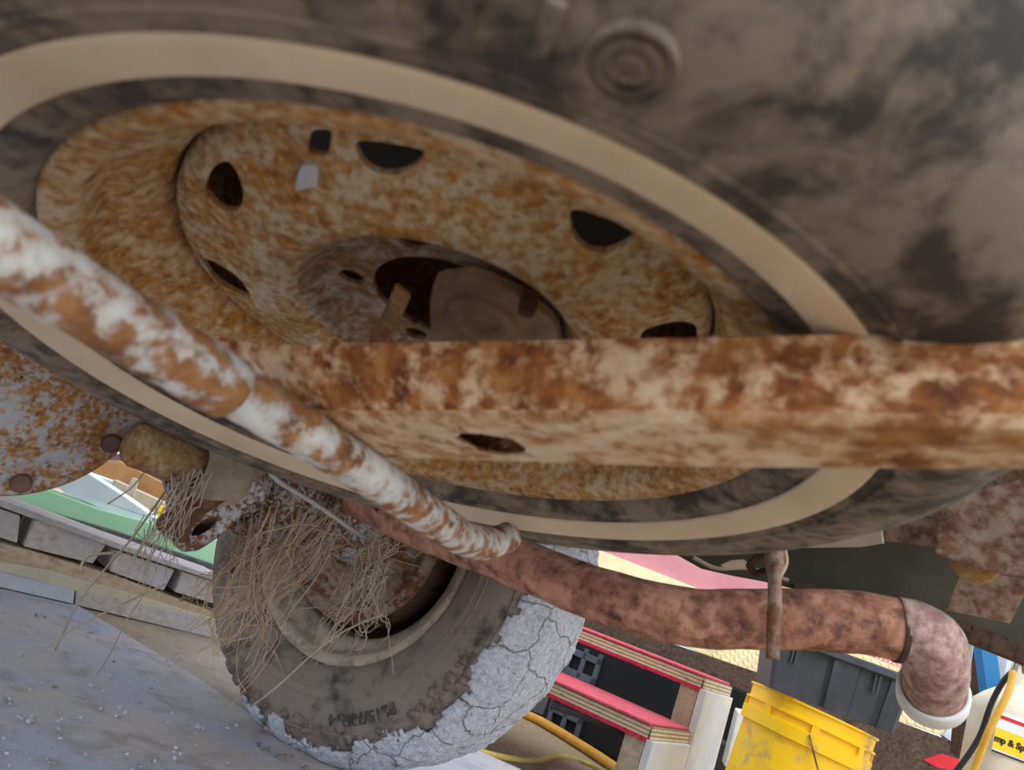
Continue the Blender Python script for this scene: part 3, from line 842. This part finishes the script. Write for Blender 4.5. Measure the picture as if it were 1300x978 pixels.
bpan('timber_offcut', [(112, 585), (150, 585), (210, 615), (225, 640), (212, 700), (100, 650)], 2.48, .1, M_cardboard, 'tan timber offcut behind the cream block', 'timber')
bpan('timber_offcut', [(170, 610), (212, 628), (300, 660), (290, 725), (165, 680)], 2.68, .1, M_cardboard, 'tan timber partly hidden behind the shock bracket', 'timber')
bpan('cream_bracket', [(163, 618), (168, 606), (176, 609), (150, 705), (140, 700)], 2.27, .02, M_cream, 'small upright cream bracket standing between the two tan timbers', 'bracket')
bpan('purple_bag', [(140, 575), (230, 590), (240, 625), (225, 700), (130, 660)], 2.9, .12, M_purple, 'purple-brown bag behind the tan timbers', 'bag')
bpan('yellow_scrap', [(202, 642), (214, 645), (200, 710), (190, 705)], 2.22, .03, M_yellowbit, 'small bright yellow scrap left of the shock bracket', 'scrap')
bpan('yellow_scrap', [(268, 676), (280, 660), (290, 690), (285, 730), (262, 722)], 2.3, .03, M_yellowbit, 'small bright yellow scrap right of the shock bracket', 'scrap')
yard = at(-20, 560, 3.4)
o = link('wall_left', *panel_geo([(-400, 380), (500, 700), (500, 800), (-400, 640)], (at(60, 590, 3.6), R_N), .1), M_cream); o['kind'] = 'structure'

# ================================================================== RIGHT BACKGROUND
# parked trailer: pink body, cream tread plate, brown chassis beam
t0, t1 = at(700, 690, 2.75), at(1250, 905, 2.75)
T_A, T_N = vplane(t0, t1)
trl = thing('parked_trailer', V(((t0.x + t1.x) / 2, (t0.y + t1.y) / 2, -.05)), 'parked trailer with pink body, cream tread plate and brown steel beam', 'trailer')
def tpan(name, pix, off, th, mat, bev=.003): return link(name, *panel_geo(pix, (T_A - T_N * off, T_N), th), mat, trl, bevel=bev)
tpan('pink_panel', [(757, 600), (757, 698), (885, 747), (1100, 833), (1200, 873), (1260, 760), (900, 560)], .02, .05, M_pinkpanel)
tpan('blue_panel', [(640, 560), (640, 690), (757, 722), (757, 600)], .02, .05, M_bluepatch)
tpan('tread_plate', [(600, 640), (757, 697), (885, 747), (1100, 832), (1200, 872), (1226, 910), (1205, 938), (1100, 902), (985, 866), (740, 772), (600, 710)], .0, .03, M_tread)
tpan('steel_beam', [(600, 728), (740, 778), (800, 799), (985, 862), (1100, 901), (1270, 964), (1262, 1010), (1120, 985), (985, 930), (850, 880), (740, 850), (600, 790)], -.03, .07, M_brownbeam)
tpan('trim_corner', [(1196, 935), (1216, 905), (1224, 905), (1206, 942)], -.005, .02, M_chrome)
mk = [(1172, 965), (1195, 957), (1230, 968), (1232, 955), (1240, 958), (1236, 985), (1190, 975)]
tpan('red_mark', mk, -.034, .003, M_redink, 0)
# raised diamonds on the plate
tb = (t1 - t0); tb.z = 0; tb.normalize()
mb = MB()
for i in range(60):
    for j in range(16):
        px = 900 + i * 5.6; py0 = 745 + (px - 880) * .385 + j * 6.0
        if py0 > 866 + (px - 985) * .36 - 3 or px > 1212 or py0 < 752 + (px - 900) * .38: continue
        c = on(px, py0, T_A + T_N * .0005, T_N)
        s_ = 1 if (i + j) % 2 else -1
        d_ = (tb * .7 + V((0, 0, .7 * s_)))
        e2 = T_N.cross(d_).normalized()
        mb.add(*prism_geo([c - d_ * .009, c + e2 * .003, c + d_ * .009, c - e2 * .003], T_N * .002))
q = mb.link('raised_lugs', M_tread, trl); q['kind'] = 'stuff'
o = link('wall_back', *panel_geo([(500, 600), (1700, 1000), (1700, 500), (500, 100)], (T_A - T_N * 1.6, T_N), .1), M_crust); o['kind'] = 'structure'

# wooden steps with red carpeted treads
Q1 = at(893, 860, 1.78); Q2 = at(826, 922, 1.55)
S_ = (Q1 - Q2); S_.z = 0; run = S_.length; S_.normalize(); L_ = V((-S_.y, S_.x, 0))
if L_.x > 0: L_ = -L_
UZ = V((0, 0, 1)); GZ = -.05
steps = thing('wooden_steps', V((Q1.x, Q1.y, GZ)), 'white wooden steps with two red carpeted plywood treads right of the tyre', 'steps')
def tread(Q, depth, wl):
    t = .026
    e = link('tread', *box_geo(Q - UZ * t, L_ * wl, S_ * depth, UZ * t), M_ply, steps, bevel=.001)
    link('carpet', *box_geo(Q - S_ * .004 + UZ * .0005, L_ * wl, S_ * (depth + .004), UZ * .006), M_pinktop, e, bevel=.002, label='faded red carpet')
    fr = MB()
    for k in range(150):
        p = Q - UZ * t + L_ * (wl * random.random()) - S_ * random.uniform(0, .004)
        d = V((random.uniform(-.4, .4), random.uniform(-.4, .4), -1)) * random.uniform(.003, .009)
        fr.add(*tube_geo([p + UZ * .002, p + d * .6, p + d], .0016, 3))
    fr.add(*box_geo(Q - UZ * (t + .006) - S_ * .003, L_ * wl, S_ * .006, UZ * .008))
    f = fr.link('carpet_fringe', M_fray, e); f['kind'] = 'stuff'; f['label'] = 'frayed dark red carpet edge'
    # end trim over the side board
    link('end_edge', *box_geo(Q - UZ * t - L_ * .004, -L_ * .003, S_ * depth, UZ * t), M_ply, e)
    return e
tread(Q1, .24, .85); tread(Q2, run + .02, .85)
z1 = Q1.z - .026; z2 = Q2.z - .026
for Q, zt, dp_ in ((Q1, z1, .24), (Q2, z2, run - .003)):
    link('side_board', *box_geo(V((Q.x, Q.y, GZ)) + L_ * .002, -L_ * .018, S_ * dp_, UZ * (zt - GZ)), M_steps, steps, bevel=.002)
    link('front_post', *box_geo(V((Q.x, Q.y, GZ)) + L_ * .003, L_ * .045, S_ * .04, UZ * (zt - GZ)), M_endwood, steps, bevel=.002)
# black bin widened to stand for the shade below the steps; grey crate
DB = Q1 + S_ * .58 - L_ * .0
o = link('black_shade_bin', *box_geo(V((DB.x, DB.y, GZ)), L_ * .66, S_ * .14, UZ * (Q1.z - GZ - .0)), M_void, None, bevel=.01)
tag(o, 'black plastic bin widened to stand for the shade behind the red steps', 'bin')
mb = MB()
cr0 = at(756, 862, 2.48)
crt = thing('grey_crate', V((cr0.x, cr0.y, GZ)), 'grey slatted plastic crate under the steps close to the muddy tyre', 'crate')
M_grey = plain('grey_plastic', (80, 84, 92), (62, 66, 74), 20, .5)
for k in range(4):
    zc = GZ + .05 + k * .065
    link('slat', *box_geo(V((cr0.x, cr0.y, zc)), L_ * .13, S_ * .02, UZ * .022), M_grey, crt, bevel=.002)
for k in range(3):
    link('upright', *box_geo(V((cr0.x, cr0.y, GZ)) + L_ * (.0 + .055 * k), L_ * .016, S_ * .018, UZ * .28), M_grey, crt, bevel=.002)
gp = smooth_path([at(700, 893, 1.68), at(760, 915, 1.68), at(806, 938, 1.68)], 8)
o = link('grey_pipe', *tube_geo(gp, .011, 14), M_grey, None, smooth=True); tag(o, 'grey plastic pipe lying below the lower red tread', 'pipe')
# ground clutter to the right of the tyre
hs = [atz(650, 900, -.04), atz(690, 918, -.04), atz(740, 948, -.04), atz(785, 978, -.04), atz(820, 1010, -.04)]
o = link('garden_hose', *tube_geo(smooth_path(hs, 24), .014, 14), M_hose, None, smooth=True); tag(o, 'orange-yellow hose lying on the dirt behind the muddy tyre', 'hose')
cd = [atz(590, 948, -.035), atz(640, 962, -.035), atz(680, 966, -.035), atz(710, 960, -.03), atz(740, 968, -.035), atz(790, 990, -.035)]
o = link('rope', *tube_geo(smooth_path(cd, 30), .0065, 10, wob=.15), M_cord, None, smooth=True); tag(o, 'pale yellow rope curving over the dirt in front of the hose', 'rope')
pk = [atz(705, 950, -.035), atz(752, 978, -.035), atz(742, 1010, -.035), atz(690, 985, -.035)]
o = link('broken_plank', *prism_geo(pk, V((0, 0, -.018))), M_woodred, None, bevel=.002); tag(o, 'short reddish plank half under the yellow rope', 'plank')
o = link('white_post', *beam_geo(at(925, 972, 1.95), at(942, 903, 1.95), .03, .03, CF), M_railwhite, None, bevel=.003); tag(o, 'bluish white post between the steps and the yellow bucket', 'post')
o = link('black_bag', *panel_geo([(885, 925), (935, 948), (960, 1000), (860, 1000)], (at(920, 960, 2.05), T_N), .1), M_black, None, bevel=.02); tag(o, 'black bag on the ground between the steps and the yellow bucket', 'bag')

so_ = [atz(640, 862, -.046), atz(700, 880, -.046), atz(830, 935, -.046), atz(815, 968, -.046), atz(760, 940, -.046), atz(700, 912, -.046), atz(640, 890, -.046)]  # soil strip with the shade under the steps put into its black colour
M_soil_shade = plain('shade_black_soil', (48, 40, 34), (30, 26, 23), 60, .95, .8)
o = link('soil_shade', *prism_geo(so_, V((0, 0, -.012))), M_soil_shade, None, bevel=.003); tag(o, 'strip of soil coloured black for the shade under the red carpeted steps', 'soil', kind='stuff')

# yellow bucket
BT = at(1032, 902, 1.55)
bax = (UZ + CR * .09).normalized()
bx = CR0 - bax * CR0.dot(bax); bx.normalize(); by = bax.cross(bx)
BM = frame(BT, bx, by, bax)
bucket = thing('yellow_bucket', BT - bax * .34, 'muddy yellow plastic bucket under the black tote', 'bucket')
bp_ = [(.001, -.33), (.104, -.33), (.108, -.325), (.1195, -.072), (.128, -.070), (.1285, -.046), (.1215, -.044), (.1222, -.030), (.1285, -.029), (.1285, -.025), (.1228, -.024), (.1235, -.003), (.1275, -.002), (.1275, .002), (.121, .002), (.119, -.32), (.001, -.326)]
body = link('body', *lathe_geo(bp_, 72, M=BM), M_bucket, bucket)
auto_smooth(body, 40)
va = atan2((CP - BT).dot(by), (CP - BT).dot(bx))
for k in range(8):
    a = va + .12 + k * pi / 4
    c = BM @ V((.1215 * cos(a), .1215 * sin(a), -.046)); rr = (BM.to_3x3() @ V((cos(a), sin(a), 0))); tt = bax.cross(rr)
    link('collar_rib', *box_geo(c - tt * .007, tt * .014, rr * .0065, bax * .018), M_bucket, bucket)
hp = []
for k in range(15):
    a = va + .06 + k / 14 * 1.2
    rr = .131 + .010 * sin(k / 14 * pi)
    hp.append(BM @ V((rr * cos(a), rr * sin(a), -.048 - .17 * sin(k / 14 * pi / 2) ** 1.0)))
link('wire_handle', *tube_geo(hp, .0018, 8), M_bracket, bucket, smooth=True, label='thin rusty wire handle')
def curved_patch(a0, a1, z0, z1, up, nseg=8):
    vs = []; fs = []
    for i in range(nseg + 1):
        a = a0 + (a1 - a0) * i / nseg
        for z in (z0, z1):
            r_ = .108 + (.1195 - .108) * (z + .325) / (.253)
            for u_ in (0, up): vs.append(BM @ V(((r_ + u_) * cos(a), (r_ + u_) * sin(a), z)))
    for i in range(nseg):
        b0, b1 = i * 4, (i + 1) * 4
        fs += [(b0, b1, b1 + 1, b0 + 1), (b0 + 2, b0 + 3, b1 + 3, b1 + 2), (b0 + 1, b1 + 1, b1 + 3, b0 + 3), (b0, b0 + 2, b1 + 2, b1)]
    fs += [(0, 1, 3, 2), (nseg * 4, nseg * 4 + 2, nseg * 4 + 3, nseg * 4 + 1)]
    return vs, fs
M_printgrey = plain('worn_black_print', (70, 70, 66), (170, 168, 150), 330, .6, .05, lo=.48, hi=.52)
M_printwhite = plain('worn_white_print', (228, 226, 216), (150, 150, 140), 160, .6, .05, lo=.5, hi=.6)
link('worn_label', *curved_patch(va - .22, va + .10, -.150, -.105, .0008), M_printgrey, bucket, label='worn black printed patch')
link('worn_label', *curved_patch(va + .22, va + .52, -.150, -.105, .0008), M_printwhite, bucket, label='worn white printed patch')

# black tote on the bucket
KW = (S_ * 0 + V((T_N.y, -T_N.x, 0)))
if KW.x < 0: KW = -KW
KW = (KW + V((0, -.25, 0))).normalized()
KD = V((-KW.y, KW.x, 0))
kb = at(977, 873, 1.47); 
tote = thing('black_tote', kb, 'charcoal plastic tote with ribbed side sitting on the yellow bucket', 'tote')
tw, tdp, thh = .235, .17, .095
def tpt(u, v, z):
    f_ = 1 + .10 * z / thh
    return kb + KW * (tw / 2 + (u - .5) * tw * f_) + KD * (tdp / 2 + (v - .5) * tdp * f_) + UZ * z
ring = []
prof_u = [0, .03, .20, .22, .40, .44, .47, .62, .64, .80, .86, .90, .97, 1]
dent = {.22: 1, .40: 1, .47: 1, .62: 1}
tvs = []; cnt = 0
zs = [0, .01, thh * .5, thh]
for z in zs:
    for u in prof_u:
        v_ = .03 if .0 < u < 1 and (.2 < u < .41 or .63 < u < .81) else 0
        if u in (0, 1): v_ = .05
        tvs.append(tpt(u, v_, z))
    for u in (1, 0):
        tvs.append(tpt(u, .95, z))
m_ = len(prof_u) + 2
tfs = [(i * m_ + k, i * m_ + (k + 1) % m_, (i + 1) * m_ + (k + 1) % m_, (i + 1) * m_ + k) for i in range(len(zs) - 1) for k in range(m_)]
tfs.append(tuple(range(m_))[::-1]); tfs.append(tuple(range((len(zs) - 1) * m_, len(zs) * m_)))
link('body', tvs, tfs, M_tote, tote)
link('lid_rim', *box_geo(tpt(-.035, -.05, thh), KW * tw * 1.19, KD * tdp * 1.2, UZ * .016), M_tote, tote, bevel=.003)
for u in (.12, .15, .74, .77):
    p0 = tpt(u, -.012, thh * .62)
    link('rib', *box_geo(p0, KW * .003, -KD * .004, UZ * .034), M_tote, tote)
for u in (.43, .845):
    link('corner_rib', *box_geo(tpt(u, -.02, 0), KW * .010, KD * .01, (tpt(u, -.02, thh) - tpt(u, -.02, 0))), M_tote, tote, bevel=.002)

# jug with spray label
J0 = at(1250, 1003, 1.30)
JX = (CR0 + V((0, -.12, 0))).normalized(); JY = V((-JX.y, JX.x, 0))
jug = thing('spray_jug', J0, 'cream plastic jug with a yellow spray label in the corner', 'jug')
def jp(x, y, z): return J0 + JX * x + JY * y + UZ * z
rows = [(0, .066, .05), (.01, .070, .055), (.132, .070, .055), (.146, .068, .053), (.163, .052, .046), (.182, .030, .030), (.192, .022, .022), (.215, .022, .022)]
jv = []; SG = 32
for z, a_, b_2 in rows:
    for k in range(SG):
        t = 2 * pi * k / SG
        cx_ = abs(cos(t)) ** .55 * (1 if cos(t) > 0 else -1); sy_ = abs(sin(t)) ** .55 * (1 if sin(t) > 0 else -1)
        jv.append(jp(.035 + a_ * cx_, b_2 * sy_, z))
jf = [(i * SG + k, i * SG + (k + 1) % SG, (i + 1) * SG + (k + 1) % SG, (i + 1) * SG + k) for i in range(len(rows) - 1) for k in range(SG)]
jf += [tuple(range(SG))[::-1], tuple(range((len(rows) - 1) * SG, len(rows) * SG))]
jb = link('body', jv, jf, M_jug, jug, smooth=True)
lab = link('label', *box_geo(jp(-.033, -.0565, .064), JX * .134, JY * .0015, UZ * .068), M_white, jug)
link('yellow_band', *box_geo(jp(-.033, -.0572, .070), JX * .134, JY * .001, UZ * .034), M_yellowlabel, lab)
link('black_line', *box_geo(jp(-.033, -.0572, .064), JX * .134, JY * .001, UZ * .003), M_ink, lab)
link('red_line', *box_geo(jp(-.033, -.0572, .120), JX * .134, JY * .001, UZ * .006), M_redink, lab)
tv, tf = text_geo('mp & Spray', .0148, .0004, .0006)
link('lettering', [jp(-.0325 + v.x, -.0578 - v.z, .082 + v.y) for v in tv], tf, M_ink, lab, label='black lettering')

# posts and cables behind the jug
def post(name, px0, py0, px1, py1, d, wdt, mat, label, cat, th=.03):
    o = link(name, *beam_geo(at(px0, py0, d), at(px1, py1, d), wdt, th, CF), mat, None, bevel=.002)
    return tag(o, label, cat)
post('wooden_plank', 1226, 960, 1240, 820, 1.75, .06, M_darkrust, 'dark weathered plank leaning left of the blue strip', 'plank')
post('blue_strip', 1268, 960, 1246, 790, 1.62, .034, M_bluepaint, 'bright blue metal strip standing behind the cables', 'strip')
post('white_tube', 1268, 960, 1284, 800, 1.70, .03, M_railwhite, 'white tube standing right of the blue strip', 'tube')
post('chrome_tube', 1222, 900, 1234, 810, 1.60, .008, M_chrome, 'thin chrome tube left of the blue strip', 'tube', .008)
post('grey_board', 1290, 960, 1300, 800, 1.8, .06, M_wood, 'pale grey board standing behind the yellow cable', 'board')
o = link('yellow_cable', *tube_geo(smooth_path([at(1232, 990, 1.22), at(1245, 955, 1.22), at(1257, 925, 1.22), at(1276, 888, 1.23), at(1283, 870, 1.24), at(1286, 852, 1.25)], 24), .0055, 12), M_cable_y, None, smooth=True); tag(o, 'yellow cable hanging left of the cream jug', 'cable')
o = link('black_cable', *tube_geo(smooth_path([at(1210, 985, 1.26), at(1232, 955, 1.26), at(1246, 930, 1.26), at(1258, 895, 1.26), at(1272, 868, 1.26), at(1286, 852, 1.26)], 24), .0045, 12), M_cable_b, None, smooth=True); tag(o, 'black cable hanging beside the yellow cable', 'cable')
o = link('metal_hook', *tube_geo(smooth_path([at(1286, 855, 1.25), at(1291, 840, 1.25), at(1300, 842, 1.25), at(1302, 856, 1.25)], 10), .005, 8), M_chrome, None, smooth=True); tag(o, 'metal clip from which the cables hang', 'clip')

# ================================================================== STRAW AND CRUMBS
def strand(p, q, sag, r, mb, wig=.012, n=9):
    pts = []
    s_ = random.random() * 99
    for i in range(n + 1):
        t = i / n
        b = p.lerp(q, t) + V((0, 0, -sag * 4 * t * (1 - t)))
        b += V((noise.noise(V((t * 3, s_, 0))), noise.noise(V((t * 3, s_, 7))), noise.noise(V((t * 3, s_, 13))))) * wig * (0.3 + t)
        pts.append(b)
    mb.add(*tube_geo(pts, lambda t: r * (1.1 - .6 * t), 4, cap=False))
mb = MB()
for k in range(95):
    a = random.random()
    p = at(random.uniform(300, 440), random.uniform(640, 700), random.uniform(.86, .98))
    q = at(random.gauss(285, 30), random.gauss(805, 45), random.uniform(.84, .96))
    strand(p, q, random.uniform(-.03, .03), random.uniform(.0005, .0010), mb, .04, 20)
o = mb.link('straw_clump', M_straw, None, smooth=True); tag(o, 'tangled brown straw hanging from the axle over the left of the muddy wheel', 'straw', kind='stuff')
mb = MB()
for k in range(46):
    p = at(random.gauss(476, 9), random.uniform(680, 735), random.uniform(.94, 1.0))
    q = at(random.gauss(440, 24), random.gauss(800, 28), random.uniform(.93, 1.0))
    strand(p, q, random.uniform(-.03, .02), random.uniform(.0006, .0012), mb, .035, 18)
for k in range(40):
    p = at(random.gauss(476, 8), random.uniform(675, 725), random.uniform(.95, 1.0))
    strand(p, p + V((random.gauss(0, .03), random.gauss(0, .02), random.gauss(.01, .04))), .01, .0008, mb, .03, 6)
o = mb.link('straw_clump', M_strawgrey, None, smooth=True); tag(o, 'pale straw tuft hanging from the brake line in front of the rusty backing plate', 'straw', kind='stuff')
mb = MB()
for k in range(26):
    p = at(random.gauss(240, 16), random.uniform(596, 606), .835)
    q = at(random.gauss(216, 12), random.gauss(672, 22), .82)
    strand(p, q, -.004, random.uniform(.0007, .0013), mb, .018)
for k in range(18):
    p = at(random.gauss(205, 10), random.gauss(665, 8), .83)
    q = at(random.gauss(180, 30), random.gauss(735, 20), .84)
    strand(p, q, .005, .0007, mb, .02)
o = mb.link('straw_clump', M_strawgrey, None, smooth=True); tag(o, 'pale straw wisps draped over the shock bracket', 'straw', kind='stuff')
for pts, r_, lab in (([(232, 592, .84), (170, 680, .9), (140, 715, .95), (100, 765, 1.0), (70, 826, 1.05)], .0013, 'long pale stem slanting from the shock bracket down to the grey sheet'),
                     ([(210, 742, 1.05), (150, 770, 1.03), (100, 795, 1.02), (60, 818, 1.0), (20, 822, 1.0)], .0013, 'pale bent straw lying across the left of the grey sheet'),
                     ([(185, 598, .84), (166, 620, .84), (137, 640, .84)], .0010, 'short dark stem in front of the white rail top'),
                     ([(486, 780, .95), (440, 800, .96), (400, 828, .97), (352, 872, .98), (318, 898, 1.0)], .0013, 'long pale stem reaching from the straw tuft to the foot of the muddy tyre'),
                     ([(146, 702, 1.0), (115, 705, 1.0), (105, 715, 1.0), (103, 725, 1.0)], .0022, 'curled grey grass blade in front of the pallet'),
                     ([(190, 745, 1.0), (160, 790, 1.02), (140, 830, 1.05), (120, 862, 1.1)], .0009, 'thin crooked root hanging before the pallet')):
    o = link('long_straw', *tube_geo(smooth_path([at(*p) for p in pts], 24), r_, 6, wob=.3), M_strawgrey, None, smooth=True)
    tag(o, lab, 'straw', 'loose dry straws')
mb = MB()
for k in range(300):
    px, py = random.uniform(-20, 560), random.uniform(770, 985)
    p = atz(px, py)
    if py < 770 + (px - 95) * .6 or (p - V((-.05, 1.2, 0))).length < .12 or p.y > 1.5: continue
    mb.add(*clod(p + UZ * .001, random.choice((.0008, .001, .0012, .0015, .0025))))
for px, py in ((10, 890), (38, 915), (68, 872), (186, 880), (150, 908), (225, 958), (285, 922), (50, 783), (116, 802), (222, 832), (120, 873), (252, 925)):
    for k in range(5): mb.add(*clod(atz(px + random.gauss(0, 5), py + random.gauss(0, 2)) + UZ * .001, random.uniform(.001, .0028)))
o = mb.link('dirt_crumbs', M_mud, None, smooth=True); tag(o, 'scattered little dirt crumbs on the grey sheet', 'crumbs', kind='stuff')
